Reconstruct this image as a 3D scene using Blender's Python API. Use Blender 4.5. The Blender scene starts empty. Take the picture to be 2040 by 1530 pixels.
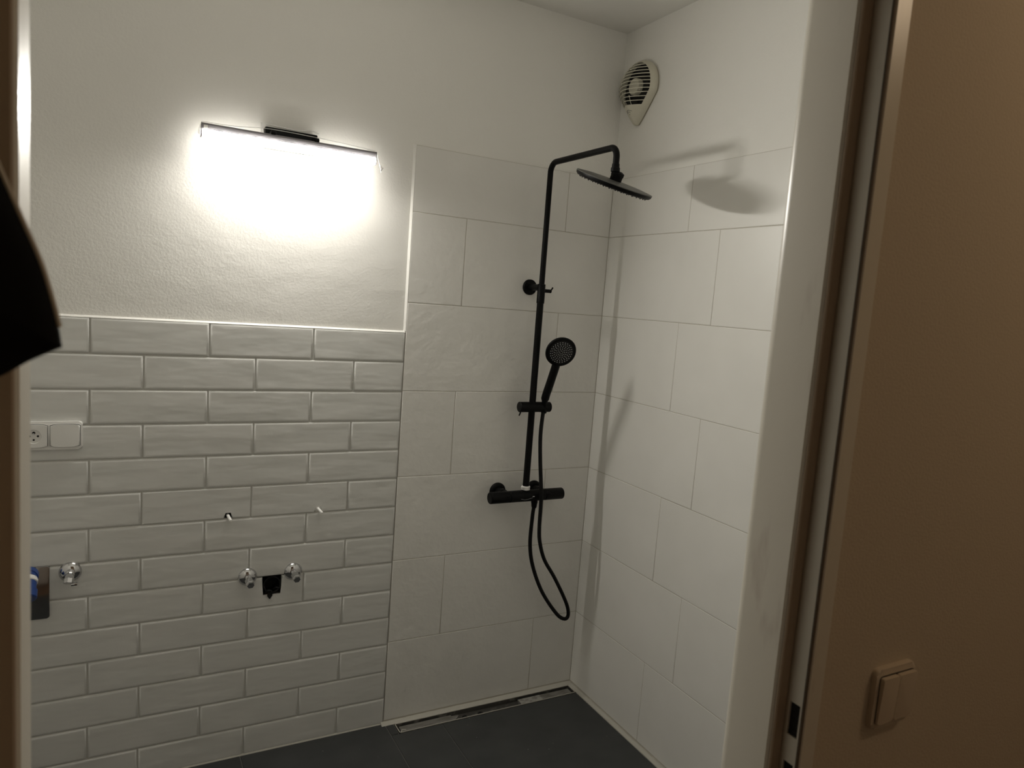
import bpy, bmesh, math, random
from mathutils import Vector, Matrix
random.seed(7)
SC = bpy.context.scene
COL = SC.collection

# ---------------------------------------------------------------- camera
cam_d = bpy.data.cameras.new('camera')
cam = bpy.data.objects.new('camera', cam_d); COL.objects.link(cam)
RIGHT = Vector((0.8791, -0.4707, 0.0745)); DOWN = Vector((0.0118, -0.1349, -0.9908)); FWD = Vector((0.4765, 0.8719, -0.1131))
CAM = Vector((-1.6361, -2.3047, 1.5437))
cam.matrix_world = Matrix(((RIGHT.x, -DOWN.x, -FWD.x, CAM.x), (RIGHT.y, -DOWN.y, -FWD.y, CAM.y), (RIGHT.z, -DOWN.z, -FWD.z, CAM.z), (0, 0, 0, 1)))
cam_d.sensor_width = 36; cam_d.lens = 1423.16 / 2040 * 36
cam_d.clip_start = 0.02
cam_d.dof.use_dof = True; cam_d.dof.focus_distance = 2.5; cam_d.dof.aperture_fstop = 7.5
SC.camera = cam

# ---------------------------------------------------------------- world, lights, exposure
w = bpy.data.worlds.new('world'); SC.world = w; w.use_nodes = True
w.node_tree.nodes['Background'].inputs[0].default_value = (0, 0, 0, 1)
SC.view_settings.view_transform = 'Standard'; SC.view_settings.look = 'None'
SC.view_settings.gamma = 1; SC.view_settings.use_curve_mapping = False
SC.view_settings.exposure = 0.0
LAMP_STRENGTH = 298.0          # emission of the LED diffuser over the wash basin place
HALL_WATTS = 5.2              # warm hallway ceiling lamp, high up to the right of the photographer
hl = bpy.data.lights.new('hall_ceiling_light', 'POINT'); hl.shadow_soft_size = 0.06
hl.energy = HALL_WATTS; hl.color = (1.0, 0.76, 0.51)
hlo = bpy.data.objects.new('hall_ceiling_light', hl); COL.objects.link(hlo)
hlo.location = (-0.05, -2.40, 2.33)

# ---------------------------------------------------------------- helpers
MATS = {}
def mat(name, col, rough=0.5, metal=0.0, spec=0.5, bump=None, var=None, emit=None, coat=0, trans=0, alpha=1):
    """bump = (scale xyz, strength, distance, detail); var = (scale xyz, colour2, contrast lo, hi)"""
    m = bpy.data.materials.new(name); m.use_nodes = True; nt = m.node_tree
    b = nt.nodes['Principled BSDF']
    b.inputs['Base Color'].default_value = (*col, 1); b.inputs['Roughness'].default_value = rough
    b.inputs['Metallic'].default_value = metal; b.inputs['Specular IOR Level'].default_value = spec
    b.inputs['Coat Weight'].default_value = coat; b.inputs['Transmission Weight'].default_value = trans
    b.inputs['Alpha'].default_value = alpha
    if emit:
        b.inputs['Emission Color'].default_value = (*emit[0], 1); b.inputs['Emission Strength'].default_value = emit[1]
    geo = None
    def noise(scale, detail):
        nonlocal geo
        if geo is None: geo = nt.nodes.new('ShaderNodeNewGeometry')
        mp = nt.nodes.new('ShaderNodeMapping'); mp.inputs['Scale'].default_value = scale
        nt.links.new(geo.outputs['Position'], mp.inputs['Vector'])
        n = nt.nodes.new('ShaderNodeTexNoise'); n.inputs['Scale'].default_value = 1; n.inputs['Detail'].default_value = detail
        nt.links.new(mp.outputs['Vector'], n.inputs['Vector'])
        return n
    if bump:
        prev = None
        for sc_, st, di, de in bump:
            n = noise(sc_, de); bn = nt.nodes.new('ShaderNodeBump')
            bn.inputs['Strength'].default_value = st; bn.inputs['Distance'].default_value = di
            nt.links.new(n.outputs['Fac'], bn.inputs['Height'])
            if prev: nt.links.new(prev.outputs['Normal'], bn.inputs['Normal'])
            prev = bn
        nt.links.new(prev.outputs['Normal'], b.inputs['Normal'])
    if var:
        prevc = None
        for sc_, c2, lo, hi, de in var:
            n = noise(sc_, de); r = nt.nodes.new('ShaderNodeMapRange')
            r.inputs['From Min'].default_value = lo; r.inputs['From Max'].default_value = hi
            nt.links.new(n.outputs['Fac'], r.inputs['Value'])
            mx = nt.nodes.new('ShaderNodeMix'); mx.data_type = 'RGBA'
            nt.links.new(r.outputs['Result'], mx.inputs['Factor'])
            mx.inputs['A'].default_value = (*col, 1); mx.inputs['B'].default_value = (*c2, 1)
            if prevc: nt.links.new(prevc.outputs['Result'], mx.inputs['A'])
            prevc = mx
        nt.links.new(prevc.outputs['Result'], b.inputs['Base Color'])
    MATS[name] = m
    return m

PLASTER = mat('painted_plaster', (0.87, 0.855, 0.81), 0.75, spec=0.25, bump=[((150, 150, 150), 0.35, 0.0025, 3), ((9, 9, 14), 0.5, 0.004, 2)])
CEILP = mat('ceiling_paint', (0.87, 0.855, 0.81), 0.8, spec=0.2, bump=[((150, 150, 150), 0.2, 0.002, 2)])
TILE = mat('satin_white_tile', (0.83, 0.815, 0.775), 0.38, spec=0.45, bump=[((14, 14, 16), 0.45, 0.004, 2), ((42, 42, 46), 0.38, 0.0028, 2)], var=[((5, 5, 5), (0.80, 0.785, 0.745), 0.35, 0.65, 2)])
TILE_R = mat('smooth_white_tile', (0.85, 0.835, 0.79), 0.36, spec=0.45, bump=[((12, 12, 12), 0.18, 0.002, 3)], var=[((5, 5, 5), (0.82, 0.805, 0.76), 0.35, 0.65, 2)])
BRICK = mat('glazed_white_brick_tile', (0.75, 0.745, 0.715), 0.22, spec=0.5, bump=[((6, 6, 19), 0.5, 0.0055, 2), ((20, 20, 48), 0.20, 0.002, 1)], var=[((6, 6, 18), (0.70, 0.70, 0.67), 0.35, 0.65, 2)])
GROUT = mat('pale_grout', (0.58, 0.57, 0.53), 0.9, spec=0.2, bump=[((300, 300, 300), 0.3, 0.001, 2)])
GROUT2 = mat('fine_beige_grout', (0.56, 0.525, 0.46), 0.9, spec=0.2)
SILIC = mat('off_white_silicone', (0.50, 0.48, 0.425), 0.5)
FLOORT = mat('anthracite_floor_tile', (0.040, 0.042, 0.043), 0.55, spec=0.4, bump=[((40, 40, 40), 0.15, 0.001, 4)],
             var=[((6, 9, 6), (0.055, 0.057, 0.057), 0.35, 0.7, 5), ((130, 130, 130), (0.5, 0.5, 0.47), 0.80, 0.82, 1)])
FGROUT = mat('floor_grout', (0.17, 0.165, 0.155), 0.9)
HALLW = mat('hall_beige_paint', (0.60, 0.515, 0.405), 0.8, spec=0.25, bump=[((260, 260, 260), 0.35, 0.0015, 3)])
HALLC = mat('hall_pale_paint', (0.82, 0.77, 0.69), 0.8, spec=0.25)
HALLF = mat('hall_floor_wood', (0.20, 0.11, 0.06), 0.5, var=[((4, 60, 4), (0.14, 0.075, 0.04), 0.35, 0.65, 3)])
FRAME = mat('cream_gloss_paint', (0.72, 0.68, 0.59), 0.32, spec=0.5, bump=[((40, 40, 14), 0.12, 0.001, 2)], var=[((35, 35, 9), (0.62, 0.57, 0.49), 0.64, 0.78, 3)])
SEAL = mat('brown_rubber_seal', (0.42, 0.33, 0.24), 0.7)
GROOVE_SHADE = mat('groove_shade_brown', (0.10, 0.07, 0.045), 0.8)  # dark brown that paints the shadow line on the door jambs
BLACKM = mat('matt_black_metal', (0.004, 0.004, 0.004), 0.42, spec=0.12)
LIT_TOP = mat('black_metal_lit_top', (0.09, 0.09, 0.082), 0.38, spec=0.5)  # black lifted to grey, painting the light on the rain head's top
BLACKP = mat('black_plastic', (0.010, 0.010, 0.010), 0.5, spec=0.25)
HOSE = mat('black_hose', (0.005, 0.005, 0.005), 0.5, spec=0.2, bump=[((10, 10, 900), 0.25, 0.001, 0)])
GREYP = mat('grey_nozzle', (0.85, 0.85, 0.85), 0.5)
CHROME = mat('chrome', (0.60, 0.60, 0.61), 0.07, 1.0)
STEEL = mat('brushed_steel', (0.30, 0.29, 0.27), 0.45, 0.5, var=[((20, 60, 20), (0.20, 0.19, 0.17), 0.4, 0.65, 3)])
STEELD = mat('dark_steel', (0.13, 0.125, 0.115), 0.4, 0.6, var=[((30, 60, 30), (0.30, 0.29, 0.26), 0.52, 0.68, 4)])  # darker blotchy steel for the drain channel's walls and base
WPLAS = mat('white_plastic', (0.86, 0.85, 0.82), 0.3)
FANP = mat('ivory_fan_plastic', (0.66, 0.63, 0.52), 0.4)
IVORY = mat('ivory_switch_plastic', (0.62, 0.53, 0.42), 0.4)
DARK = mat('cavity_shade_black', (0.008, 0.008, 0.007), 0.9, bump=[((90, 90, 90), 0.8, 0.006, 3)])  # near-black colour stands in for the shade inside holes
CONC = mat('rough_mortar', (0.17, 0.15, 0.13), 0.95, bump=[((90, 90, 90), 0.8, 0.006, 3)])
LEDBAR = mat('dark_anodised_aluminium', (0.23, 0.22, 0.235), 0.42, 0.3)
LED = mat('led_diffuser', (0.9, 0.9, 0.9), 0.5, emit=((1.0, 0.965, 0.89), LAMP_STRENGTH))
LED_BACK = mat('led_diffuser_wall_side', (0.9, 0.9, 0.9), 0.5, emit=((1.0, 0.965, 0.89), LAMP_STRENGTH * 0.09))
FILM = mat('clear_protective_film', (0.92, 0.92, 0.90), 0.18, trans=0.3, alpha=0.42)
BLUE = mat('blue_pipe_plastic', (0.02, 0.06, 0.24), 0.35)
BAGM = mat('black_fabric', (0.006, 0.006, 0.006), 0.85, spec=0.15, bump=[((30, 30, 30), 0.3, 0.004, 3)])
BAGE = mat('backlit_beige_seam', (0.62, 0.56, 0.45), 0.7)  # beige seam lightened to imitate bathroom light from behind
LOGO = mat('grey_print', (0.25, 0.25, 0.25), 0.5)

def link(name, me, m=None, parent=None, smooth=False):
    o = bpy.data.objects.new(name, me); COL.objects.link(o)
    if m and not me.materials: me.materials.append(m)
    if smooth: me.shade_smooth()
    if parent: o.parent = parent
    return o
def from_bm(name, bm, m, parent=None, smooth=False, angle=None):
    me = bpy.data.meshes.new(name); bmesh.ops.recalc_face_normals(bm, faces=bm.faces[:]); bm.to_mesh(me); bm.free()
    o = link(name, me, m, parent)
    if smooth:
        me.shade_smooth()
        if angle is not None: me.set_sharp_from_angle(angle=math.radians(angle))
    return o
def tag(o, label, cat=None, group=None, kind=None):
    o['label'] = label
    if cat: o['category'] = cat
    if group: o['group'] = group
    if kind: o['kind'] = kind
    return o
def empty(name, loc):
    o = bpy.data.objects.new(name, None); COL.objects.link(o); o.location = loc; o.empty_display_size = .05
    return o
def b_box(bm, x0, x1, y0, y1, z0, z1, bevel=0, seg=2):
    r = bmesh.ops.create_cube(bm, size=1)
    for v in r['verts']:
        v.co = Vector(((x0 + x1) / 2 + v.co.x * (x1 - x0), (y0 + y1) / 2 + v.co.y * (y1 - y0), (z0 + z1) / 2 + v.co.z * (z1 - z0)))
    if bevel:
        es = list({e for v in r['verts'] for e in v.link_edges})
        bmesh.ops.bevel(bm, geom=es, offset=bevel, segments=seg, profile=.5, affect='EDGES')
def b_ring(bm, c, a, b, r1, r2, n):
    return [bm.verts.new(c + a * (r1 * math.cos(2 * math.pi * k / n)) + b * (r2 * math.sin(2 * math.pi * k / n))) for k in range(n)]
def frame_of(d):
    d = d.normalized(); up = Vector((0, 0, 1)) if abs(d.z) < .9 else Vector((1, 0, 0))
    a = d.cross(up).normalized(); return a, a.cross(d).normalized()
def b_bridge(bm, A, B):
    n = len(A)
    for k in range(n): bm.faces.new((A[k], A[(k + 1) % n], B[(k + 1) % n], B[k]))
def b_lathe(bm, p, d, prof, n=24, cap=True):
    """prof: list of (distance along d, radius)"""
    p = Vector(p); d = Vector(d).normalized(); a, b = frame_of(d); prev = None; first = None
    for t, r in prof:
        ring = b_ring(bm, p + d * t, a, b, max(r, 1e-4), max(r, 1e-4), n)
        if prev: b_bridge(bm, prev, ring)
        else: first = ring
        prev = ring
    if cap: bm.faces.new(first[::-1]); bm.faces.new(prev)
def smooth_path(pts, per=8):
    P = [Vector(p) for p in pts]; out = []
    for i in range(len(P) - 1):
        p0 = P[max(i - 1, 0)]; p1 = P[i]; p2 = P[i + 1]; p3 = P[min(i + 2, len(P) - 1)]
        for k in range(per):
            t = k / per
            out.append(.5 * ((2 * p1) + (p2 - p0) * t + (2 * p0 - 5 * p1 + 4 * p2 - p3) * t * t + (3 * p1 - p0 - 3 * p2 + p3) * t ** 3))
    out.append(P[-1]); return out
def b_tube(bm, path, r, n=12, cap=True, r_b=None):
    path = [Vector(p) for p in path]; prev = None; first = None; a = None
    for i, p in enumerate(path):
        d = (path[min(i + 1, len(path) - 1)] - path[max(i - 1, 0)]).normalized()
        if a is None: a, b = frame_of(d)
        else: a = (a - d * a.dot(d)).normalized(); b = a.cross(d).normalized()
        rr = r(i / (len(path) - 1)) if callable(r) else r
        ring = b_ring(bm, p, a, b, rr, r_b if r_b else rr, n)
        if prev: b_bridge(bm, prev, ring)
        else: first = ring
        prev = ring
    if cap: bm.faces.new(first[::-1]); bm.faces.new(prev)
def b_prism(bm, pts, to3, d0, d1):
    """closed prism over a 2D outline; to3(u,v,d)"""
    A = [bm.verts.new(to3(u, v, d0)) for u, v in pts]; B = [bm.verts.new(to3(u, v, d1)) for u, v in pts]
    b_bridge(bm, A, B); fa = bm.faces.new(A[::-1]); fb = bm.faces.new(B)
    return A, B, fb
def rrect(u0, u1, v0, v1, r, n=5):
    out = []
    for cx, cy, a0 in ((u1 - r, v1 - r, 0), (u0 + r, v1 - r, 90), (u0 + r, v0 + r, 180), (u1 - r, v0 + r, 270)):
        for k in range(n + 1):
            a = math.radians(a0 + 90 * k / n); out.append((cx + r * math.cos(a), cy + r * math.sin(a)))
    return out
def bm_new(): return bmesh.new()
def b_holed(bm, u0, u1, v0, v1, holes, to3):
    us = sorted({u0, u1} | {x for h in holes for x in h[:2] if u0 < x < u1}); vs = sorted({v0, v1} | {x for h in holes for x in h[2:] if v0 < x < v1})
    V = {}
    def vt(u, v):
        if (u, v) not in V: V[(u, v)] = bm.verts.new(to3(u, v))
        return V[(u, v)]
    for i in range(len(us) - 1):
        for j in range(len(vs) - 1):
            cu = (us[i] + us[i + 1]) / 2; cv = (vs[j] + vs[j + 1]) / 2
            if any(h[0] < cu < h[1] and h[2] < cv < h[3] for h in holes): continue
            bm.faces.new((vt(us[i], vs[j]), vt(us[i + 1], vs[j]), vt(us[i + 1], vs[j + 1]), vt(us[i], vs[j + 1])))

# ---------------------------------------------------------------- dimensions (metres)
CZ = 2.575; LX = -2.45; WB = 0.801; P0 = 0.3094; PP = 0.302; TOP = 2.035
YB = -1.648; YH = -1.742                         # bathroom and hallway faces of the door wall
BT = 1.4161; BP = 0.1014; BL = 0.3077            # brick tiles: top, row pitch, length pitch
PL = 0.009                                       # plaster lies this far behind the tile faces

# ---------------------------------------------------------------- structure
HOLE = (-1.262, -1.113, 0.541, 0.6085)           # broken-out wall behind the basin drain
DRH = (-1.238, -1.178, 0.541, 0.6065)
BOLTH = [(-1.3585, -1.3375, 0.8095, 0.8305), (-1.0795, -1.0600, 0.8135, 0.8330)]

bm = bm_new()
b_holed(bm, LX - .1, .1, -.05, CZ + .1, [HOLE], lambda u, v: (u, PL, v))
b_box(bm, LX - .1, .1, PL + .07, PL + .12, -.05, CZ + .1)
wall_back = from_bm('wall_back', bm, PLASTER)
tag(wall_back, 'white rough plastered back wall with brick-format tiles and large shower tiles', 'wall', kind='structure')
# brick-tile grout and shower grout
bm = bm_new(); b_holed(bm, LX, -WB, 0, BT, [HOLE] + BOLTH, lambda u, v: (u, .0035, v))
b_holed(bm, LX, -WB, BT, BT + 1e-5, [], lambda u, v: (u, .0035, v))
tag(from_bm('grout', bm, GROUT, wall_back), 'pale grey joint behind the brick tiles')
bm = bm_new(); b_holed(bm, -WB, .003, 0, TOP, [], lambda u, v: (u, .0009, v))
tag(from_bm('grout', bm, GROUT2, wall_back), 'pale fine joint of the shower tiling')
bm = bm_new(); b_prism(bm, [(-WB - .0065, .0095), (-WB - .0045, .0055), (-WB - .0006, .0002), (-WB + .0010, .0002), (-WB + .0010, .0095)], lambda u, v, d: (u, v, d), BT + .004, TOP + .0008)
tag(from_bm('edge_bead', bm, PLASTER, wall_back), 'white painted bead along the left edge of the shower tiles')
bm = bm_new(); b_prism(bm, [(BT + .0050, .0095), (BT + .0030, .0050), (BT - .0006, .0008), (BT - .0016, .0030), (BT - .0016, .0095)], lambda u, v, d: (d, v, u), LX, -WB + .001)
tag(from_bm('edge_bead', bm, PLASTER, wall_back), 'white painted bead on top of the brick tiles')

RECTS = {}
def tile_mesh(L, H, edge, m, T=.009):
    key = (round(L, 4), round(H, 4), edge, m.name)
    if key in RECTS: return RECTS[key]
    bm = bm_new(); prev = None
    prof = ((0, T), (0, edge * .55), (edge * .3, edge * .15), (edge, 0), (edge * 1.5, 0))
    for ins, y in prof:
        ring = [bm.verts.new((u, y, v)) for u, v in ((-L / 2 + ins, -H / 2 + ins), (L / 2 - ins, -H / 2 + ins), (L / 2 - ins, H / 2 - ins), (-L / 2 + ins, H / 2 - ins))]
        if prev: b_bridge(bm, prev, ring)
        else: bm.faces.new(ring[::-1])
        prev = ring
    bm.faces.new(prev)
    bmesh.ops.recalc_face_normals(bm, faces=bm.faces[:])
    me = bpy.data.meshes.new('tile'); bm.to_mesh(me); bm.free(); me.materials.append(m); me.shade_smooth(); me.set_sharp_from_angle(angle=math.radians(50))
    RECTS[key] = me; return me
def put_tile(name, parent, x0, x1, z0, z1, joint, edge, m, jit=1.0):
    me = tile_mesh(x1 - x0 - joint, z1 - z0 - joint, edge, m)
    o = link(name, me, None, parent); o.location = ((x0 + x1) / 2, random.uniform(-.0004, .0004) * jit, (z0 + z1) / 2)
    o.rotation_euler = (random.uniform(-.004, .004) * jit, random.uniform(-.0012, .0012) * jit, random.uniform(-.0012, .0012) * jit)
    return o
# brick tiles
NOTCH = {8: [('top', DRH[0], DRH[1], DRH[2])], 5: [('bot', h[0], h[1], h[3]) for h in BOLTH]}
for r in range(14):
    z1 = BT - r * BP; z0 = max(0.0, z1 - BP); x = -WB; wdt = .3067 if r % 2 == 0 else .1725
    while x > LX + .002:
        x0 = max(LX, x - wdt)
        cuts = [n for n in NOTCH.get(r, []) if x0 < n[1] and n[2] < x]
        if not cuts: put_tile('brick', wall_back, x0, x, z0, z1, .0034, .0055, BRICK)
        else:
            j = .0017; a, b, lo, hi = x0 + j, x - j, z0 + j, z1 - j; pts = [(a, lo)]
            for c in sorted(c for c in cuts if c[0] == 'bot'): pts += [(c[1], lo), (c[1], c[3]), (c[2], c[3]), (c[2], lo)]
            pts += [(b, lo), (b, hi)]
            for c in sorted((c for c in cuts if c[0] == 'top'), reverse=True): pts += [(c[2], hi), (c[2], c[3]), (c[1], c[3]), (c[1], hi)]
            pts += [(a, hi)]
            bm = bm_new(); A, B, fb = b_prism(bm, pts, lambda u, v, d: (u, d, v), .009, 0)
            bmesh.ops.bevel(bm, geom=[e for e in fb.edges], offset=.003, segments=2, profile=.5, affect='EDGES')
            from_bm('brick', bm, BRICK, wall_back, True, 12)
        x = x0; wdt = BL
# large shower tiles, back wall
ZL = [0.012, P0] + [P0 + PP * k for k in range(1, 6)] + [TOP]
for i in range(7):
    jx = -.2 if i % 2 == 0 else -.602
    for x0, x1 in ((-WB, jx), (jx, 0)): put_tile('tile', wall_back, x0 + .0005, x1, ZL[i], ZL[i + 1], .0022, .0014, TILE, .4)

# right wall
wr = empty('wall_right', (0, 0, 0))
bm = bm_new(); b_box(bm, PL, PL + .12, YB - .02, .14, -.05, CZ + .1)
from_bm('plaster', bm, PLASTER, wr)
tag(wr, 'white plastered right wall with large smooth shower tiles', 'wall', kind='structure')
bm = bm_new(); b_holed(bm, YB, .003, 0, TOP, [], lambda u, v: (.0009, u, v)); from_bm('grout', bm, GROUT2, wr)
for i in range(7):
    ys = [0] + [(-.4445 if i % 2 == 0 else -.5945) - .602 * k for k in range(3)]; ys = [y for y in ys if y > YB] + [YB]
    for a, b in zip(ys, ys[1:]):
        me = tile_mesh(a - b - .0022, ZL[i + 1] - ZL[i] - .0022, .0014, TILE_R)
        o = link('tile', me, None, wr); o.location = (random.uniform(-.0002, .0002), (a + b) / 2, (ZL[i] + ZL[i + 1]) / 2)
        o.rotation_euler = (0, random.uniform(-.0015, .0015), -math.pi / 2 + random.uniform(-.0006, .0006))

bm = bm_new(); b_box(bm, LX - .1, LX, YB - .02, .02, -.05, CZ + .1)
tag(from_bm('wall_left', bm, PLASTER), 'plain white left wall of the bathroom', 'wall', kind='structure')
bm = bm_new(); b_box(bm, LX - .1, .13, YB - .05, .13, CZ, CZ + .1)
tag(from_bm('ceiling', bm, CEILP), 'plain white bathroom ceiling', 'ceiling', kind='structure')

# floor with anthracite tiles
floor = tag(empty('floor', (0, 0, 0)), 'dark anthracite tiled bathroom floor', 'floor', kind='structure')
DY0, DY1, DX0, DX1 = -.0735, -.0165, -.7640, -.0170         # linear drain rectangle
bm = bm_new(); b_holed(bm, LX, .02, YB, .02, [(DX0 - .002, DX1 + .002, DY0 - .002, DY1 + .002)], lambda u, v: (u, v, -.003))
tag(from_bm('grout', bm, FGROUT, floor), 'grey floor joint')
def floor_tile(x0, x1, y0, y1):
    bm = bm_new(); j = .0014
    b_box(bm, x0 + j, x1 - j, y0 + j, y1 - j, -.010, 0, .0012, 1); from_bm('floor_tile', bm, FLOORT, floor)
for x0, x1 in ((-.603, -.0165), (-.796, -.603)):
    for y0, y1 in ((-.675, DY0 - .0015), (-1.275, -.675), (YB, -1.275)): floor_tile(x0, x1, y0, y1)
floor_tile(-.796, DX0 - .003, DY0 - .0015, -.0005)
for x0, x1 in ((-1.289, -.796), (-1.891, -1.289), (LX, -1.891)):
    for y0, y1 in ((-.6, -.0005), (-1.2, -.6), (YB, -1.2)): floor_tile(x0, x1, y0, y1)
# silicone / skim at the foot of the shower walls
bm = bm_new(); b_prism(bm, [(-.0165, .0005), (-.012, .0025), (-.002, .008), (.002, .008), (.002, -.004), (-.0165, -.004)], lambda u, v, d: (d, u, v), -WB - .01, 0.0)
tag(from_bm('trim_1', bm, SILIC), 'pale sealant strip between the shower back wall and the floor drain', 'trim', kind='structure')
bm = bm_new(); b_prism(bm, [(-.0165, .0008), (-.0115, .002), (-.004, .007), (.002, .007), (.002, -.004), (-.0165, -.004)], lambda u, v, d: (u, d, v), YB, -.0165)
tag(from_bm('trim_2', bm, SILIC), 'pale sealant strip along the foot of the right shower wall', 'trim', kind='structure')
bm = bm_new(); b_prism(bm, [(-.0025, .0003), (0, .004), (.003, .004), (.003, -.003), (-.0025, -.003)], lambda u, v, d: (d, u, v), LX, -WB - .01)
tag(from_bm('trim_3', bm, SILIC), 'thin pale sealant joint under the brick-tiled wall', 'trim', kind='structure')

# door wall and hallway
OX0, OX1, OZ = -1.7520, -.8480, 2.02
bm = bm_new()
b_box(bm, -3.4, OX0, YH, YB, -.05, CZ + .1); b_box(bm, OX1, 1.2, YH, YB, -.05, CZ + .1); b_box(bm, OX0, OX1, YH, YB, OZ, CZ + .1)
tag(from_bm('wall_front', bm, HALLW), 'beige hallway wall around the bathroom doorway', 'wall', kind='structure')
bm = bm_new(); b_box(bm, LX, OX0, YB, YB + .004, 0, CZ); b_box(bm, OX1, .0, YB, YB + .004, 0, CZ); b_box(bm, OX0, OX1, YB, YB + .004, OZ, CZ)
tag(from_bm('wall_front_bathroom', bm, PLASTER), 'white painted bathroom side of the doorway wall', 'wall', kind='structure')
for nm, bx, lab in (('wall_hall_back', (-3.4, 1.2, -4.1, -4.0), 'pale hallway wall behind the viewer'), ('wall_hall_left', (-3.5, -3.4, -4.1, YB), 'pale wall at the left end of the hallway'), ('wall_hall_right', (1.2, 1.3, -4.1, YB), 'pale wall at the right end of the hallway')):
    bm = bm_new(); b_box(bm, *bx, -.05, CZ + .1); tag(from_bm(nm, bm, HALLC), lab, 'wall', kind='structure')
bm = bm_new(); b_box(bm, -3.5, 1.3, -4.1, YB - .0005, -.08, -.002); tag(from_bm('floor_hall', bm, HALLF), 'brown wooden hallway floor', 'floor', kind='structure')
bm = bm_new(); b_box(bm, -3.5, 1.3, -4.1, YB - .0505, CZ, CZ + .1); tag(from_bm('ceiling_hall', bm, HALLC), 'pale hallway ceiling', 'ceiling', kind='structure')

# door frame
door = tag(empty('door_1', (-1.3, YH, 0)), 'cream painted door frame of the bathroom doorway', 'door frame', kind='structure')
def dpart(name, bm, m, smooth=False):
    o = from_bm(name, bm, m, door, smooth, 22); o.matrix_parent_inverse = Matrix.Translation(door.location).inverted(); return o
arc = [(-.9002 + .018 - .018 * math.cos(a), -1.654 + .018 * math.sin(a)) for a in [math.radians(x) for x in range(0, 91, 15)]]
YS = -1.719
def jamb_profile(notch):
    p = [(-.848, -1.636)] + arc[::-1] + [(-.9002, YS + .003), (-.8975, YS)]
    p += [(-.8793, YS)]
    if notch: p += [(-.8793, -1.7278), (-.8520, -1.7278), (-.8520, -1.7432), (-.8793, -1.7432)]
    p += [(-.8793, -1.7470), (-.8772, -1.7478), (-.8772, -1.7492), (-.8755, -1.7505), (-.8510, -1.7505), (-.848, -1.748)]
    return p
for side in (0, 1):
    fx = (lambda x: x) if side == 0 else (lambda x: -2.600 - x)
    segs = [(0, OZ, False)] if side else [(0, .945, 0), (.945, .983, 1), (.983, 1.0189, 0), (1.0189, 1.0634, 1), (1.0634, OZ, 0)]
    bm = bm_new()
    for z0, z1, nt in segs: b_prism(bm, jamb_profile(nt), lambda u, v, d: (fx(u), v, d), z0, z1)
    dpart('jamb', bm, FRAME, True)
    for z0, z1, nt in segs:
        if nt:
            bm = bm_new(); b_box(bm, -.8765, -.8510, -1.7434, -1.7276, z0 - .0002, z1 + .0002); dpart('strike_hole_shade', bm, DARK)  # near-black block in the notch paints the shade of the hole
    bm = bm_new(); xa, xb = sorted((fx(-.8978), fx(-.8800)))
    b_box(bm, xa, xb, YS - .0045, YS + .0005, 0, 1.975, .0015, 1); dpart('rubber_seal', bm, SEAL)
    bm = bm_new(); xa, xb = sorted((fx(-.8799), fx(-.8770))); b_box(bm, xa, xb, -1.7492, -1.7462, 0, 1.975); dpart('groove_shade', bm, GROOVE_SHADE)  # dark strip stands in for the shaded groove beside the hall face
bm = bm_new(); b_box(bm, -1.7, -.9, YS, -1.640, 1.975, OZ, .004, 2); b_box(bm, -1.72, -.88, -1.7505, YS, 1.995, OZ + .03)
dpart('frame_head', bm, FRAME)

# ---------------------------------------------------------------- LED wall lamp
def rel(name, bm, m, root, smooth=False, angle=40, parent=None):
    o = from_bm(name, bm, m, parent or root, smooth, angle)
    o.matrix_parent_inverse = Matrix.Translation(root.location).inverted(); return o
lamp = tag(empty('wall_lamp', (-1.206, .009, 1.97)), 'dark slim LED bar lamp shining on the plaster wall, still wrapped in film', 'lamp')
LY = -.068; DC = 1.9495; BA, BB = -1.4565, -.9595    # bar: distance from the wall, axis height, left and right end
bm = bm_new(); b_box(bm, -1.2815, -1.1290, -.030, PL, 1.9465, 2.0035, .003); rel('mounting_box', bm, BLACKM, lamp, True)
for x in (-1.266, -1.141):
    bm = bm_new(); b_tube(bm, [(x, -.028, 1.986), (x, LY + .004, 1.979)], .0052, 12); rel('arm', bm, BLACKM, lamp, True)
    bm = bm_new(); b_lathe(bm, (x - .007, LY - .004, 1.9785), (1, 0, 0), [(0, .006), (.001, .0075), (.013, .0075), (.014, .006)], 16); rel('pivot', bm, BLACKM, lamp, True)
bm = bm_new()
prof = [(.0134 * math.cos(math.radians(a)), .0130 * math.sin(math.radians(a))) for a in range(155, 386, 15)]
prof += [(.0118, .020), (.0095, .0245), (.004, .0262), (-.004, .0262), (-.0095, .0245), (-.0125, .020), (-.0125, .0068)]
b_prism(bm, prof, lambda u, v, d: (d, LY + u, DC + v), BA, BB); rel('bar', bm, LEDBAR, lamp, True, 30)
def arc_strip(name, a0, a1, m_):
    bm = bm_new(); AR = [(.0142 * math.cos(math.radians(a)), .0138 * math.sin(math.radians(a))) for a in [a0 + (a1 - a0) * k / 8 for k in range(9)]]
    va = [bm.verts.new((BA + .0015, LY + u, DC + v)) for u, v in AR]; vb = [bm.verts.new((BB - .0015, LY + u, DC + v)) for u, v in AR]
    for k in range(8): bm.faces.new((va[k], va[k + 1], vb[k + 1], vb[k]))
    rel(name, bm, m_, lamp, True, 50)
arc_strip('diffuser', 150, 250, LED); arc_strip('diffuser_back', 250, 372, LED_BACK)
for x, s in ((BA, -1), (BB, 1)):
    bm = bm_new(); pr = rrect(-.0128, .0128, -.0135, .0262, .006); b_prism(bm, pr, lambda u, v, d: (d, LY + u, DC + v), x, x + s * .0022); rel('end_cap', bm, LEDBAR, lamp)
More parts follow.
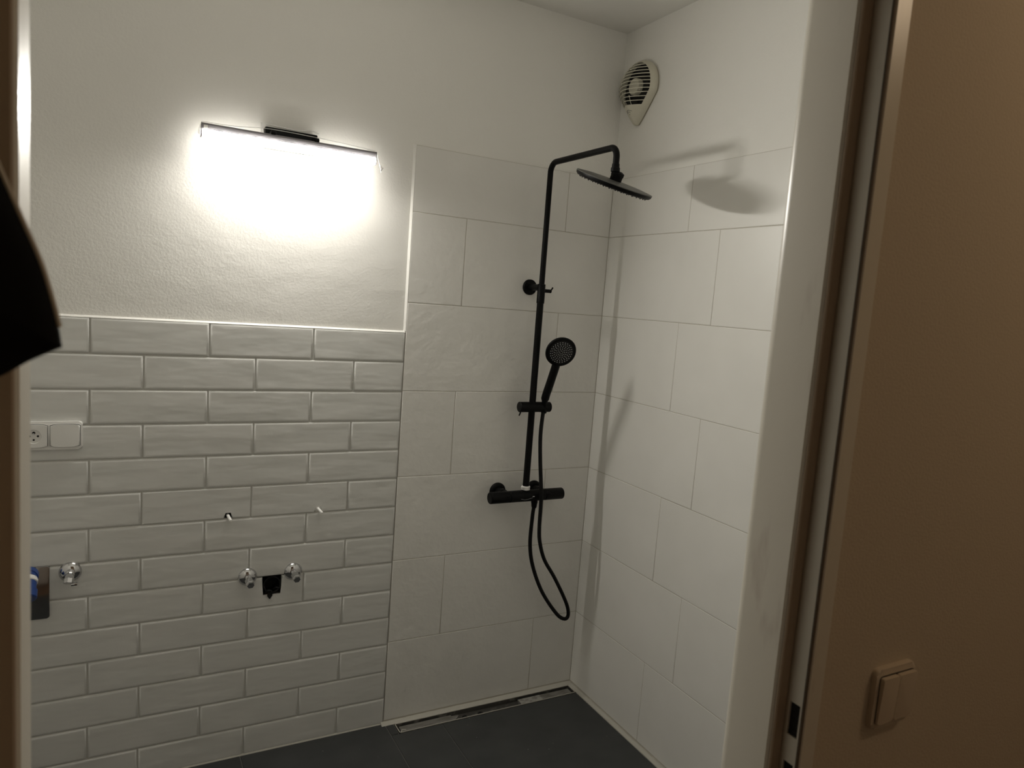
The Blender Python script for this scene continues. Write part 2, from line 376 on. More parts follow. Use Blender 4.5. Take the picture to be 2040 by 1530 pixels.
bm = bm_new(); b_box(bm, BA + .004, BA + .0145, LY - .0134, LY - .0120, DC + .010, DC + .019); tag(rel('sticker', bm, WPLAS, lamp), 'small pale sticker')
# loose clear film: on the box, over the bar and hanging from the ends
def film(A, B, edge=True):
    bm = bm_new(); PA, PB = smooth_path(A, 6), smooth_path(B, 6)
    a = [bm.verts.new(p) for p in PA]; b = [bm.verts.new(p) for p in PB]
    for k in range(len(a) - 1): bm.faces.new((a[k], a[k + 1], b[k + 1], b[k]))
    rel('protective_film', bm, FILM, lamp, True, 80)
    if edge:
        bm = bm_new(); b_tube(bm, PA, .0008, 6); rel('film_edge_glint', bm, WPLAS, lamp, True)  # white tubes paint the highlights along the film edges
film([(-1.290, -.036, 2.010), (-1.25, -.034, 2.009), (-1.19, -.035, 2.006), (-1.15, -.037, 2.013), (-1.124, -.036, 2.007)], [(-1.290, .006, 2.020), (-1.25, .006, 2.012), (-1.19, .006, 2.010), (-1.15, .006, 2.018), (-1.124, .006, 2.012)])
film([(-1.290, -.036, 2.010), (-1.288, -.037, 1.985), (-1.284, -.036, 1.945)], [(-1.290, .006, 2.020), (-1.289, .006, 1.985), (-1.285, .006, 1.943)])
film([(-1.284, -.036, 1.945), (-1.22, -.036, 1.9435), (-1.17, -.040, 1.936), (-1.128, -.036, 1.943)], [(-1.284, .006, 1.943), (-1.22, .006, 1.943), (-1.17, .006, 1.939), (-1.128, .006, 1.942)], False)
FA = [(BA - .001, LY - .011, DC + .0275), (-1.37, LY - .008, DC + .030), (-1.296, LY - .006, DC + .0385), (-1.22, LY - .006, DC + .0395), (-1.154, LY - .006, DC + .0380), (-1.07, LY - .006, DC + .0355), (BB + .001, LY - .010, DC + .0275)]
film(FA, [(x, LY + .012, z + .002) for x, y, z in FA])
film([(BB + .004, LY - .012, DC + .026), (BB + .006, LY - .014, DC + .004), (BB + .012, LY - .018, DC - .018), (BB + .017, LY - .016, DC - .034)], [(BB + .006, LY + .012, DC + .026), (BB + .010, LY + .012, DC + .004), (BB + .024, LY + .008, DC - .010), (BB + .030, LY + .004, DC - .018)])
film([(BA - .0035, LY - .013, DC + .026), (BA - .005, LY - .015, DC + .008), (BA - .0045, LY - .014, DC - .012)], [(BA - .0035, LY + .012, DC + .026), (BA - .008, LY + .012, DC + .008), (BA - .009, LY + .01, DC - .002)])

# ---------------------------------------------------------------- extractor fan
fan = tag(empty('extractor_fan', (PL, -.116, 2.34)), 'ivory teardrop extractor fan with curved grille high in the right corner', 'fan')
FC = Vector((PL, -.112, 2.347))
def egg(t):                                      # outline, t = 0 at the bottom tip, counter-clockwise; returns (y, z) about the centre
    a = 2 * math.pi * t - math.pi / 2
    c, s = math.cos(a), math.sin(a); R = .0985
    if s >= -.25: return (R * c, R * s)
    k = (-s - .25) / .75
    c0 = math.cos(math.asin(-.25)); wd = c0 * R * (1 - k) ** 0.92 + .0055 * k
    zz = -.25 * R - k * (.128 - .25 * R)
    return (math.copysign(wd, c) if abs(c) > 1e-6 else 0.0, zz)
NE = 64
EGG = [egg((k + .5) / NE) for k in range(NE)]
def fdepth(rho): return .020 + .060 * max(0, 1 - rho ** 2.0)
def half_width(z):
    best = .004
    for k in range(NE):
        (y0, z0), (y1, z1) = EGG[k], EGG[(k + 1) % NE]
        if (z0 - z) * (z1 - z) <= 0 and abs(z1 - z0) > 1e-9: best = max(best, y0 + (y1 - y0) * (z - z0) / (z1 - z0))
    return best
def fan_ring(bm, sc_, dep): return [bm.verts.new((FC.x - dep, FC.y + y * sc_, FC.z + z * sc_)) for y, z in EGG]
def rho_of(y, z):
    a = math.atan2(y, -z); best = 1
    # radial size of the egg in this direction
    best = None
    for k in range(NE):
        y0, z0 = EGG[k]; y1, z1 = EGG[(k + 1) % NE]; cr0 = y * z0 - z * y0; cr1 = y * z1 - z * y1
        if cr0 * cr1 <= 0 and (y0 * y + z0 * z) > 0:
            t = cr0 / (cr0 - cr1 + 1e-12); best = math.hypot(y0 + (y1 - y0) * t, z0 + (z1 - z0) * t)
    return math.hypot(y, z) / (best or .09)
bm = bm_new(); rings = [fan_ring(bm, s, d) for s, d in ((.985, 0), (.985, .002), (.925, .0022), (.925, .0062), (1.0, .0064), (1.0, .0145), (.990, .0185), (.965, fdepth(.965)), (.93, fdepth(.93)), (.885, fdepth(.885)), (.88, fdepth(.885) - .004), (.88, .010))]
for a, b in zip(rings, rings[1:]): b_bridge(bm, a, b)
rel('housing', bm, FANP, fan, True, 45)
bm = bm_new(); bm.faces.new(fan_ring(bm, .96, .010)); rel('cavity_shade', bm, DARK, fan)  # near-black disc paints the shade inside the housing
bm = bm_new(); b_lathe(bm, FC + Vector((-.012, .004, .006)), (-1, 0, 0), [(0, .030), (.020, .030), (.024, .028), (.026, .022)], 28); rel('motor', bm, FANP, fan, True)
bm = bm_new(); b_lathe(bm, FC + Vector((-.012, .004, .006)), (-1, 0, 0), [(0, .070), (.004, .070)], 32); 
for k in range(6):
    a = k * math.pi / 3 + .3
    b_box(bm, FC.x - .016, FC.x - .014, FC.y + .004 + .05 * math.cos(a) - .008, FC.y + .004 + .05 * math.cos(a) + .008, FC.z + .006 + .05 * math.sin(a) - .008, FC.z + .006 + .05 * math.sin(a) + .008)
rel('impeller', bm, BLACKP, fan)
ZCUT = -.066
for k in range(11):                              # curved grille bars
    z = .072 - k * (.072 - ZCUT) / 11.0
    wd = half_width(z / .888) * .888
    pts = []
    for i in range(17):
        y = -wd + 2 * wd * i / 16; pts.append((FC.x - fdepth(min(1, rho_of(y, z))) - .0005, FC.y + y, FC.z + z))
    bm = bm_new(); b_tube(bm, pts, .0010, 6, True, .0015); rel('grille_bar', bm, FANP, fan, True)
for y, za, zb in ((-.018, ZCUT, -.036), (.014, ZCUT, -.022), (-.005, .055, .085)):
    bm = bm_new(); b_tube(bm, [(FC.x - fdepth(rho_of(y, za + (zb - za) * i / 5)) + .001, FC.y + y, FC.z + za + (zb - za) * i / 5) for i in range(6)], .0010, 6); rel('grille_bar', bm, FANP, fan, True)
bm = bm_new(); grid = []                         # solid lower cap
for i in range(9):
    z = ZCUT - i * (.116 + ZCUT) / 8
    wd = half_width(z / .90) * .90
    wd = max(wd, .006)
    grid.append([bm.verts.new((FC.x - fdepth(min(1, rho_of(-wd + 2 * wd * j / 10, z))) - .0004, FC.y - wd + 2 * wd * j / 10, FC.z + z)) for j in range(11)])
for i in range(8):
    for j in range(10): bm.faces.new((grid[i][j], grid[i][j + 1], grid[i + 1][j + 1], grid[i + 1][j]))
rel('lower_cap', bm, FANP, fan, True)
bm = bm_new()                                    # embossed mark on the cap
def on_cap(y, z): return (FC.x - fdepth(min(1, rho_of(y, z))) - .0012, FC.y + y, FC.z + z)
b_tube(bm, smooth_path([on_cap(.008, -.091), on_cap(.004, -.084), on_cap(-.006, -.0835), on_cap(-.014, -.086)], 4), .0008, 5)
b_tube(bm, smooth_path([on_cap(.003, -.092), on_cap(0, -.0885), on_cap(-.006, -.089), on_cap(-.007, -.092)], 4), .0007, 5)
b_tube(bm, [on_cap(-.002, -.0955), on_cap(-.003, -.0985)], .0010, 5)
rel('emblem', bm, LOGO, fan)

# ---------------------------------------------------------------- shower column
RX, RY = -.3325, -.084
sh = tag(empty('shower_column', (-.327, 0, .84)), 'matt black shower column with thermostatic mixer bar and round rain head', 'shower')
BX0, BX1, BZ = -.4795, -.1720, .8405
mx_ = tag(rel('mixer_body', (lambda b: (b_lathe(b, (-.4000, RY, BZ), (1, 0, 0), [(0, .0205), (.001, .0215), (.147, .0215), (.148, .0205)], 28), b)[1])(bm_new()), BLACKM, sh, True), 'black cylindrical mixer bar')
for xa, d, L in ((-.4010, -1, .0785), (-.2510, 1, .0790)):
    bm = bm_new(); b_lathe(bm, (xa, RY, BZ), (d, 0, 0), [(0, .0198), (.0015, .0215), (L - .003, .0215), (L - .001, .0205), (L, .018), (L - .0008, .0175)], 28); rel('control_knob', bm, BLACKM, sh, True)
    bm = bm_new(); b_box(bm, xa + d * .012 - .006, xa + d * .012 + .006, RY - .0235, RY - .020, BZ + .003, BZ + .010, .001, 1); rel('stop_button', bm, BLACKM, sh, True)
for x in (-.4060, -.2500):
    bm = bm_new(); b_lathe(bm, (x, 0.0005, BZ), (0, -1, 0), [(0, .0325), (.006, .0325), (.0095, .030), (.012, .024), (.0125, .019)], 32); rel('escutcheon', bm, BLACKM, sh, True)
    bm = bm_new(); b_lathe(bm, (x, -.012, BZ), (0, -1, 0), [(0, .0165), (.018, .0165), (.0185, .0195), (.040, .0195), (.0405, .0175), (.066, .0175)], 6 if 0 else 24); rel('wall_union', bm, BLACKM, sh, True)
bm = bm_new(); b_tube(bm, [(-.360, RY - .0218, BZ - .005), (-.345, RY - .0205, BZ - .009), (-.330, RY - .0210, BZ - .0075), (-.312, RY - .0217, BZ - .003)], .0008, 5); rel('printed_mark', bm, LOGO, sh)
bm = bm_new(); b_box(bm, -.3125, -.3045, RY - .0221, RY - .0216, BZ + .0005, BZ + .0025); rel('printed_mark', bm, GREYP, sh)
# outlets
bm = bm_new(); b_lathe(bm, (RX, RY, BZ + .018), (0, 0, 1), [(0, .014), (.008, .014), (.009, .0125), (.02, .0125)], 20); rel('top_union', bm, BLACKM, sh, True)
bm = bm_new(); b_lathe(bm, (RX, RY, BZ + .0235), (0, 0, 1), [(0, .0150), (.001, .0160), (.0085, .0155), (.010, .0165), (.0135, .0158), (.0145, .0135)], 24)
b_box(bm, RX - .0235, RX - .013, RY - .012, RY - .004, BZ + .0325, BZ + .0385, .0012, 1)
tag(rel('plastic_clip', bm, WPLAS, sh, True), 'white plastic clip ring at the foot of the riser')
bm = bm_new(); b_lathe(bm, (-.2905, RY, BZ - .018), (0, 0, -1), [(0, .0125), (.012, .0125), (.0125, .0115), (.024, .0105), (.030, .009)], 20); rel('hose_union', bm, BLACKM, sh, True)
# riser and arm
ZB = 1.548
bm = bm_new(); b_tube(bm, [(RX, RY, BZ + .03), (RX, RY, ZB + .02)], .0122, 20); rel('riser_tube', bm, BLACKM, sh, True)
ZA = 2.0375; RB = .034
path = [Vector((RX, RY, ZB + .02))] + [Vector((RX, RY - RB + RB * math.cos(a), ZA - RB + RB * math.sin(a))) for a in [math.radians(9 * k) for k in range(11)]]
YE = -.463; R2 = .030; XE = -.327
path += [Vector((XE, YE + R2 - R2 * math.sin(a), ZA - R2 + R2 * math.cos(a))) for a in [math.radians(9 * k) for k in range(11)]] + [Vector((XE, YE, 1.983))]
bm = bm_new(); b_tube(bm, path, .0100, 18); rel('arm_tube', bm, BLACKM, sh, True)
bm = bm_new(); b_lathe(bm, (RX, RY, ZB), (0, 0, 1), [(0, .0125), (.0005, .0142), (.0295, .0142), (.030, .0140), (.068, .0140), (.0685, .0115)], 20); rel('bracket_sleeve', bm, BLACKM, sh, True)
bm = bm_new(); b_lathe(bm, (-.3345, .0005, 1.604), (0, -1, 0), [(0, .0285), (.006, .0285), (.0085, .0265), (.0090, .0120)], 32); b_lathe(bm, (-.3345, -.006, 1.604), (0, -1, 0), [(0, .0115), (.072, .0115)], 16); rel('wall_bracket', bm, BLACKM, sh, True)
bm = bm_new(); b_lathe(bm, (RX + .010, RY, 1.5935), (1, 0, 0), [(0, .0065), (.030, .0065), (.031, .0055)], 14); b_tube(bm, [(RX + .037, RY, 1.595), (RX + .043, RY, 1.600), (RX + .0475, RY, 1.6075)], .0028, 8); rel('lever', bm, BLACKM, sh, True)
# rain head
HN = Vector((.114, -.335, .936)).normalized(); HC = Vector((-.3165, -.4495, 1.9335))
bm = bm_new(); b_lathe(bm, (XE, YE, 1.962), (0, 0, 1), [(0, .0125), (.001, .0140), (.012, .0140), (.0125, .0120), (.024, .0115)], 18); rel('swivel_nut', bm, BLACKM, sh, True)
bm = bm_new(); b_lathe(bm, HC + HN * .004, HN, [(0, .0195), (.014, .0195), (.018, .021), (.026, .021), (.0275, .019), (.031, .012)], 10); rel('ball_joint', bm, BLACKM, sh, True, 25)
bm = bm_new(); b_lathe(bm, HC, HN, [(-.0010, .1236), (.0010, .1228), (.0035, .100), (.0055, .045), (.006, .0225)], 56); rel('rain_head_cover', bm, LIT_TOP, sh, True, 60)
bm = bm_new(); b_lathe(bm, HC, HN, [(-.0140, .112), (-.0125, .1175), (-.0080, .1222), (-.0010, .1236)], 56); head = rel('spray_plate', bm, BLACKM, sh, True, 60)
ha, hb = frame_of(HN); bm = bm_new()
for r, n in ((.018, 6), (.036, 12), (.054, 18), (.072, 24), (.090, 30), (.108, 36)):
    for k in range(n):
        a = 2 * math.pi * k / n; b_lathe(bm, HC - HN * .0139 + ha * r * math.cos(a) + hb * r * math.sin(a), -HN, [(0, .0021), (.0030, .0013)], 6)
nz = from_bm('nozzles', bm, BLACKP, head); nz['kind'] = 'stuff'
# slider holder
ZS = 1.1725
bm = bm_new(); b_lathe(bm, (-.3865, RY, ZS), (1, 0, 0), [(0, .0175), (.0015, .0190), (.127, .0190), (.1285, .0175)], 24); rel('slider_holder', bm, BLACKM, sh, True)
bm = bm_new(); b_tube(bm, [(-.380, RY - .004, ZS - .012), (-.3835, RY - .006, ZS - .022), (-.3885, RY - .008, ZS - .030)], .0028, 8); rel('slider_lever', bm, BLACKM, sh, True)
# hose
HP = [(-.2905, RY, .797), (-.294, RY, .756), (-.295, -.085, .65), (-.277, -.09, .562), (-.227, -.09, .457), (-.155, -.09, .362), (-.115, -.09, .3335), (-.0985, -.09, .348), (-.115, -.092, .401),
      (-.179, -.095, .509), (-.237, -.102, .591), (-.268, -.110, .664), (-.2795, -.116, .725), (-.283, -.119, .813), (-.2855, -.119, .860), (-.294, -.109, .972), (-.298, -.102, 1.065), (-.2905, -.093, 1.135), (-.286, -.090, 1.160)]
bm = bm_new(); b_tube(bm, smooth_path(HP, 8), .0072, 12); tag(rel('hose', bm, HOSE, sh, True), 'black flexible hose hanging in a loop')

# hand shower, held by the slider
hand = tag(empty('hand_shower', (-.283, -.088, 1.16)), 'black round hand shower with pale nozzles standing in the slider holder', 'hand shower')
h0, h1, h2 = Vector((-.2835, -.088, 1.152)), Vector((-.2905, -.101, 1.205)), Vector((-.303, -.160, 1.325)); hc = Vector((-.2885, -.180, 1.3825))
FN = Vector((-.24, -.90, -.36)).normalized()
fd = (h0 - hc) - FN * (h0 - hc).dot(FN); fd.normalize(); h3 = hc + fd * .047 - FN * .013; h4 = hc + fd * .020 - FN * .016
bm = bm_new(); hp = smooth_path([h0, h1, h1.lerp(h3, .5), h3, h4], 6)
b_tube(bm, hp, lambda t: .0105 if t < .22 else (.0150 if t < .8 else .0150 - .02 * (t - .8)), 18); rel('handle', bm, BLACKM, hand, True)
bm = bm_new(); b_lathe(bm, hc, -FN, [(-.001, .0515), (.0, .0545), (.004, .0560), (.009, .0545), (.018, .046), (.025, .030), (.028, .012)], 44); rel('head', bm, BLACKM, hand, True, 60)
bm = bm_new(); b_lathe(bm, hc + FN * .001, FN, [(0, .044), (.0008, .043)], 40); fp = rel('spray_face', bm, BLACKP, hand, True, 40)
fa, fb_ = frame_of(FN); bm = bm_new()
for r, n in ((.006, 5), (.0125, 10), (.019, 14), (.0255, 18), (.032, 22), (.0385, 26)):
    for k in range(n):
        a = 2 * math.pi * k / n + r * 40; b_lathe(bm, hc + FN * .0016 + fa * r * math.cos(a) + fb_ * r * math.sin(a), FN, [(0, .00135), (.0018, .0011)], 6)
nz = from_bm('nozzles', bm, GREYP, fp); nz['kind'] = 'stuff'; nz['label'] = 'pale grey rubber nozzles'

# ---------------------------------------------------------------- valves, anchors, outlets on the brick wall
def valve(x, z, label, cap):
    v = tag(empty('angle_valve', (x, 0, z)), label, 'valve', 'chrome valves on the brick tiles')
    bm = bm_new(); b_lathe(bm, (x, 0.0005, z), (0, -1, 0), [(0, .0290), (.0015, .0290), (.008, .021), (.012, .0135), (.0125, .011)], 36); rel('escutcheon', bm, CHROME, v, True, 60)
    if cap:
        bm = bm_new(); b_lathe(bm, (x, -.011, z), (0, -1, 0), [(0, .0120), (.016, .0120), (.017, .0105), (.030, .0105)], 24); rel('body', bm, CHROME, v, True)
        bm = bm_new(); b_lathe(bm, (x, -.030, z - .004), (-.1, -.55, -.83), [(-.012, .0115), (.004, .0115), (.005, .0135), (.018, .0135), (.019, .0115)], 8); rel('outlet_nut', bm, CHROME, v, True, 25)
        bm = bm_new(); b_box(bm, x + .004, x + .020, -.047, -.038, z - .026, z - .018, .002); rel('lever', bm, CHROME, v, True)
    else:
        bm = bm_new(); b_lathe(bm, (x, -.011, z), (0, -1, 0), [(0, .0095), (.014, .0095), (.0145, .0085), (.022, .0085)], 20); rel('body', bm, CHROME, v, True)
        bm = bm_new(); b_lathe(bm, (x, -.029, z), (.06, -1, -.25), [(0, .0115), (.002, .0132), (.022, .0132), (.024, .0115), (.030, .0110)], 6); rel('plug_nut', bm, CHROME, v, True, 25)
    return v
valve(-1.2842, .6126, 'round chrome wall valve left of the square drain hole in the brick tiles', 0)
valve(-1.1424, .6141, 'round chrome wall valve right of the square drain hole in the brick tiles', 0)
valve(-1.7672, .6862, 'chrome washing machine tap beside the steel plate with blue pipe', 1)
for (x0, x1, z0, z1), lab, fill in ((BOLTH[0], 'pale threaded anchor bolt sticking out of a dark notch above the left chrome valve', 0), (BOLTH[1], 'pale threaded anchor bolt in a filled notch, right one above the chrome valves', 1)):
    x = (x0 + x1) / 2; z = (z0 + z1) / 2 - .002
    b = tag(empty('anchor_bolt', (x, 0, z)), lab, 'bolt', 'basin anchor bolts')
    bm = bm_new(); prof = [(-.012, .0048)]
    for k in range(16): prof += [(.002 + k * .0028, .0048), (.0034 + k * .0028, .0039)]
    b_lathe(bm, (x, 0, z), (.05, -1, -.04), prof + [(.048, .0036)], 10); rel('threaded_rod', bm, WPLAS, b, True)
    bm = bm_new()
    if fill: b_box(bm, x0, x1, .001, .0085, z0, z1, .001, 1)
    else: b_box(bm, x0, x1, .0080, .0088, z0, z1)  # near-black sheet paints the shade in the open notch
    rel('filler' if fill else 'notch_shade', bm, WPLAS if fill else DARK, b)

# broken-out square hole with drain pipe
dr = tag(empty('drain_outlet', ((DRH[0] + DRH[1]) / 2, .03, .541)), 'square dark drain hole with grey pipe socket between the two chrome valves', 'drain')
bm = bm_new()
x0, x1, z0, z1 = HOLE; y0, y1 = PL + .0003, PL + .069
b_holed(bm, x0, x1, z0, z1, [], lambda u, v: (u, y1, v))
for z in (z0, z1): b_holed(bm, x0, x1, y0, y1, [], lambda u, v: (u, v, z))
for x in (x0, x1): b_holed(bm, y0, y1, z0, z1, [], lambda u, v: (x, u, v))
rel('recess', bm, CONC, dr)
bm = bm_new(); b_lathe(bm, (-1.206, PL + .06, .566), (0, -1, .12), [(0, .0255), (.050, .0255), (.052, .0275), (.062, .0275), (.062, .0235), (.010, .0225)], 28); rel('pipe_socket', bm, BLACKP, dr, True, 40)
for p, m_ in (((-1.215, .004, .549), BLACKP), ((-1.191, .006, .556), BLACKP)):
    bm = bm_new(); pp = Vector(p); b_tube(bm, smooth_path([pp + Vector((-.012, .010, -.004)), pp + Vector((-.004, -.002, .008)), pp + Vector((.006, 0, .004)), pp + Vector((.010, .012, -.006))], 4), .0028, 8); rel('sealing_lip', bm, m_, dr, True)
bm = bm_new(); b_prism(bm, [(-1.222, .546), (-1.206, .552), (-1.206, .541), (-1.214, .529), (-1.222, .540)], lambda u, v, d: (u, d, v), -.0035, -.0008); rel('torn_seal', bm, BLACKP, dr)

# double frame: outlet + switch on the bricks
pn = tag(empty('outlet_panel', (-1.82, 0, 1.085)), 'white double frame with round-holed socket and switch on the brick tiles', 'socket')
bm = bm_new(); A, B, fb = b_prism(bm, rrect(-1.9005, -1.7385, 1.0455, 1.1245, .009), lambda u, v, d: (u, d, v), .0005, -.0095)
bmesh.ops.bevel(bm, geom=list(fb.edges), offset=.0035, segments=3, profile=.5, affect='EDGES'); rel('frame', bm, WPLAS, pn, True, 40)
def bulged(u0, u1, v0, v1, g):
    pts = []
    for k in range(13):
        t = k / 12; pts.append((u0 + (u1 - u0) * t, v1 - .0045 * abs(2 * t - 1) ** 3.2))
    return pts + [(u1, (v0 + v1) / 2)] + [(u0 + (u1 - u0) * (1 - k / 12), v0 + .0045 * abs(1 - 2 * k / 12) ** 3.2) for k in range(13)] + [(u0, (v0 + v1) / 2)]
bm = bm_new(); b_prism(bm, bulged(-1.8160, -1.7435, 1.0520, 1.1180, 0), lambda u, v, d: (u, d, v), -.009, -.0101); rel('gap', bm, BLACKP, pn)
bm = bm_new(); A, B, fb = b_prism(bm, bulged(-1.8148, -1.7450, 1.0530, 1.1170, 0), lambda u, v, d: (u, d, v), -.009, -.0135); bmesh.ops.bevel(bm, geom=list(fb.edges), offset=.0016, segments=2, profile=.5, affect='EDGES'); rel('rocker', bm, WPLAS, pn, True, 40)
bm = bm_new(); b_prism(bm, bulged(-1.8925, -1.8205, 1.0520, 1.1180, 0), lambda u, v, d: (u, d, v), -.009, -.0101); rel('gap', bm, BLACKP, pn)
sx, sz = -1.8530, 1.0838
bm = bm_new(); out = [bm.verts.new((u, -.0145, v)) for u, v in bulged(-1.8912, -1.8217, 1.0530, 1.1170, 0)]
n = len(out); ob = [bm.verts.new((v.co.x, -.009, v.co.z)) for v in out]; b_bridge(bm, out, ob)
def ringy(r, y): return [bm.verts.new((sx + r * math.cos(a), y, sz + r * math.sin(a))) for a in [math.atan2(v.co.z - sz, v.co.x - sx) for v in out]]
r1, r2, r3 = ringy(.0192, -.0145), ringy(.0188, -.0140), ringy(.0180, -.0107)
for a, b in ((out, r1), (r1, r2), (r2, r3)): b_bridge(bm, a, b)
bm.faces.new(r3); so = rel('socket_plate', bm, WPLAS, pn, True, 35)
for dx, dz, r in ((.0095, .0008, .0029), (-.0095, .0008, .0029), (0, -.0095, .0026), (0, .0100, .0038)):
    bm = bm_new(); b_lathe(bm, (sx + dx, -.0104, sz + dz), (0, -1, 0), [(0, r), (.0006, r)], 16); o = rel('pin_hole', bm, BLACKP, pn)
bm = bm_new(); b_lathe(bm, (sx, -.0105, sz + .0085), (0, -1, 0), [(0, .0022), (.008, .0022), (.0095, .0012)], 12); rel('earth_pin', bm, CHROME, pn, True)

# siphon plate with blue pipe at the left
sp = tag(empty('siphon_plate', (-1.865, 0, .632)), 'stainless steel wall plate with blue pipe stub, half hidden by the left door jamb', 'pipe outlet')
bm = bm_new(); A, B, fb = b_prism(bm, rrect(-1.928, -1.8165, .5570, .7105, .006), lambda u, v, d: (u, d, v), .0005, -.0055); bmesh.ops.bevel(bm, geom=list(fb.edges), offset=.002, segments=2, profile=.5, affect='EDGES'); rel('plate', bm, mat('polished_dark_steel', (.45, .45, .46), .12, 1.0), sp, True, 40)
bm = bm_new(); b_lathe(bm, (-1.868, -.005, .690), (.0, -1, -.15), [(0, .027), (.018, .027), (.019, .024), (.030, .024)], 28); rel('pipe', bm, BLUE, sp, True)
bm = bm_new(); b_lathe(bm, (-1.868, -.034, .6857), (.0, -.8, -.6), [(-.004, .0255), (.001, .0275), (.008, .0275), (.010, .0255)], 28); rel('seal_ring', bm, WPLAS, sp, True)
bm = bm_new(); b_lathe(bm, (-1.868, -.041, .6805), (.0, -.72, -.7), [(-.002, .0250), (.022, .0250), (.0225, .0285), (.044, .0285), (.047, .0250), (.047, .018)], 28); rel('cap', bm, BLUE, sp, True)

# ---------------------------------------------------------------- linear shower drain
ld = tag(empty('linear_drain', ((DX0 + DX1) / 2, (DY0 + DY1) / 2, 0)), 'long uncovered steel shower drain channel along the back wall', 'drain')
def lbox(name, x0, x1, y0, y1, z0, z1, m, bev=0):
    bm = bm_new(); b_box(bm, x0, x1, y0, y1, z0, z1, bev, 1); return rel(name, bm, m, ld)
for r_ in ((DX0, DX1, DY0, DY0 + .0025), (DX0, DX1, DY1 - .0025, DY1), (DX0, DX0 + .0028, DY0, DY1), (DX1 - .0028, DX1, DY0, DY1)):
    lbox('rim', *r_, -.001, .0012, SILIC); lbox('channel_wall', *r_, -.022, -.001, STEELD)
lbox('channel_base', DX0, DX1, DY0, DY1, -.024, -.018, STEELD)
lbox('cover_tray', DX0 + .012, -.548, DY0 + .005, DY1 - .012, -.018, -.0055, STEEL, .001)
lbox('cover_tray', -.262, DX1 - .010, DY0 + .005, DY1 - .012, -.018, -.0055, STEEL, .001)
lbox('cover_plate', -.262, -.165, DY0 + .004, DY1 - .014, -.0055, -.0040, mat('scuffed_pale_steel', (.42, .41, .38), .5, .3, var=[((60, 60, 60), (.25, .24, .22), .45, .6, 3)]))
for x in (-.497, -.432):
    bm = bm_new(); b_lathe(bm, (x, -.050, -.018), (0, 0, 1), [(0, .012), (.005, .012), (.008, .008), (.010, .003)], 14); rel('drain_screw', bm, BLACKP, ld, True)
bm = bm_new(); b_tube(bm, [(DX0 + .008, DY0 + .010, -.006), (DX0 + .016, DY0 + .020, -.004), (DX0 + .030, DY0 + .016, -.005)], .0022, 6); rel('plaster_lump', bm, SILIC, ld, True)
bm = bm_new(); b_prism(bm, [(-.560, DY0 + .006), (-.548, DY0 + .008), (-.530, DY0 + .022), (-.520, DY0 + .034), (-.545, DY0 + .038), (-.560, DY0 + .026)], lambda u, v, d: (u, v, d), -.0178, -.006); rel('torn_film', bm, STEEL, ld)

# ---------------------------------------------------------------- hallway light switch
sw = tag(empty('light_switch', (-.70, YH, 1.045)), 'ivory double rocker light switch on the brown hallway wall', 'switch')
SX0, SX1, SZ0, SZ1 = -.7400, -.6550, 1.0020, 1.0885; YF = -1.7505
bm = bm_new(); A, B, fb = b_prism(bm, rrect(SX0, SX1, SZ0, SZ1, .009), lambda u, v, d: (u, d, v), YH + .0005, YF)
bmesh.ops.bevel(bm, geom=list(fb.edges), offset=.0045, segments=5, profile=.5, affect='EDGES'); rel('frame', bm, IVORY, sw, True, 40)
bm = bm_new(); b_prism(bm, rrect(SX0 + .0065, SX1 - .0035, SZ0 + .0075, SZ1 - .0095, .005), lambda u, v, d: (u, d, v), YF + .001, YF - .0006); rel('gap', bm, BLACKP, sw)
xm = (SX0 + SX1) / 2
for xa, xb in ((SX0 + .0075, xm - .0003), (xm + .0003, SX1 - .0045)):
    bm = bm_new(); A, B, fb = b_prism(bm, rrect(xa, xb, SZ0 + .0085, SZ1 - .0110, .003), lambda u, v, d: (u, d - .09 * max(0, v - 1.045) * (1 if d < YF - .002 else 0), v), YF + .001, YF - .0042)
    bmesh.ops.bevel(bm, geom=list(fb.edges), offset=.0018, segments=3, profile=.5, affect='EDGES'); rel('rocker', bm, IVORY, sw, True, 40)

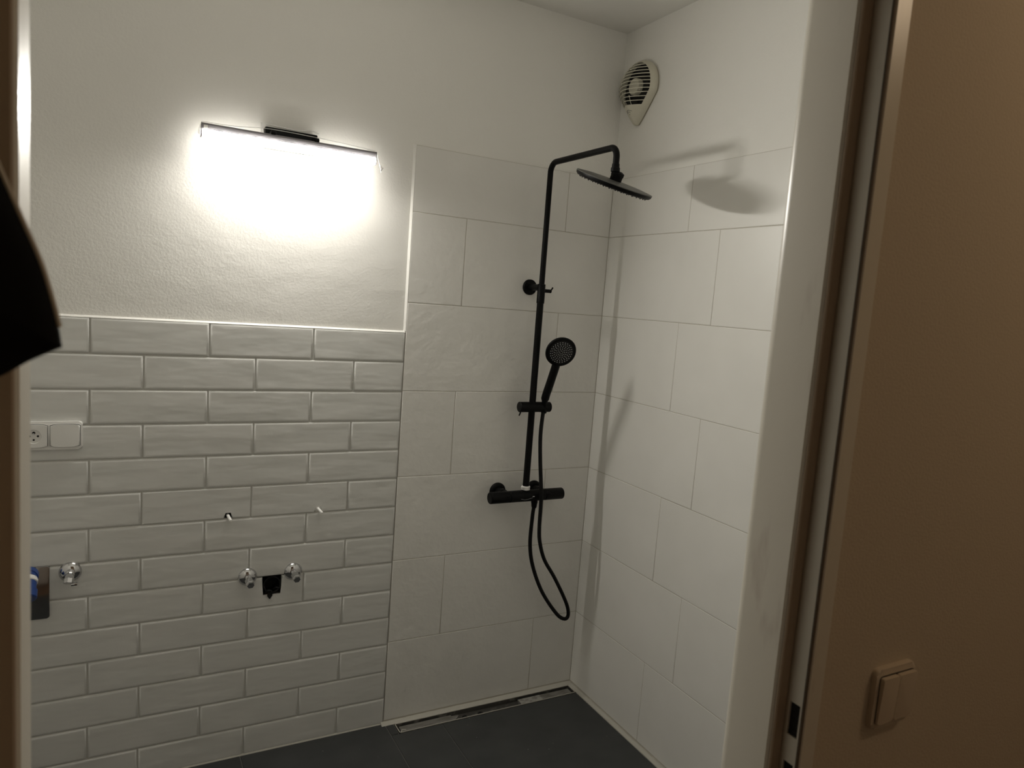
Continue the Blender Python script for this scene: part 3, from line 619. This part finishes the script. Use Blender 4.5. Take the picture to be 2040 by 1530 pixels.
# ---------------------------------------------------------------- black bag hanging at the left edge
bag = tag(empty('hanging_bag', (-1.79, -1.77, 1.48)), 'black soft bag with seam painted as if backlit hanging in front of the left door jamb', 'bag')
EDGE = [(-1.757, 1.730), (-1.735, 1.682), (-1.7175, 1.640), (-1.6995, 1.596), (-1.6902, 1.572), (-1.6805, 1.547), (-1.6743, 1.524), (-1.671, 1.509), (-1.6692, 1.4972)]
BOT = [(-1.6855, 1.4885), (-1.7001, 1.4786), (-1.730, 1.462), (-1.79, 1.450)]
CXB = -1.79
EDGE_S = [(p.x, p.z) for p in smooth_path([(x, 0, z) for x, z in EDGE], 4)]; BOT_S = [(p.x, p.z) for p in smooth_path([(x, 0, z) for x, z in [EDGE[-1]] + BOT], 5)][1:]
half = [(-1.775, 1.752)] + EDGE_S + BOT_S; outl = half + [(2 * CXB - x, z) for x, z in half[-2::-1]]
bm = bm_new(); YC = -1.803
lay = []
for s, y in ((.985, YC - .0035), (.90, YC - .010), (.6, YC - .020), (.25, YC - .024)): lay.append((s, y))
def bl(s, y): return [bm.verts.new((CXB + (x - CXB) * s, y, 1.585 + (z - 1.585) * s)) for x, z in outl]
R_ = [bl(.25, YC + .024), bl(.6, YC + .020), bl(.90, YC + .010), bl(.985, YC + .0035), bl(1, YC)] + [bl(s, y) for s, y in lay]
for a, b in zip(R_, R_[1:]): b_bridge(bm, a, b)
bm.faces.new(R_[0]); bm.faces.new(R_[-1]); rel('body', bm, BAGM, bag, True, 70)
bm = bm_new(); b_tube(bm, smooth_path([(x + .0002, YC, z) for x, z in EDGE[:-1]], 3), .0016, 8); rel('seam', bm, BAGE, bag, True)
bm = bm_new(); b_tube(bm, [(CXB, YC, 1.72), (CXB, YC, 1.80), (CXB, YC + .01, 1.815)], .006, 8); rel('strap', bm, BAGM, bag, True)
bm = bm_new(); b_tube(bm, smooth_path([(CXB, YH + .002, 1.815), (CXB, YC + .01, 1.812), (CXB, YC - .01, 1.83)], 5), .004, 10); b_lathe(bm, (CXB, YH + .0005, 1.815), (0, -1, 0), [(0, .016), (.005, .016), (.006, .014)], 20); rel('hook', bm, CHROME, bag, True)
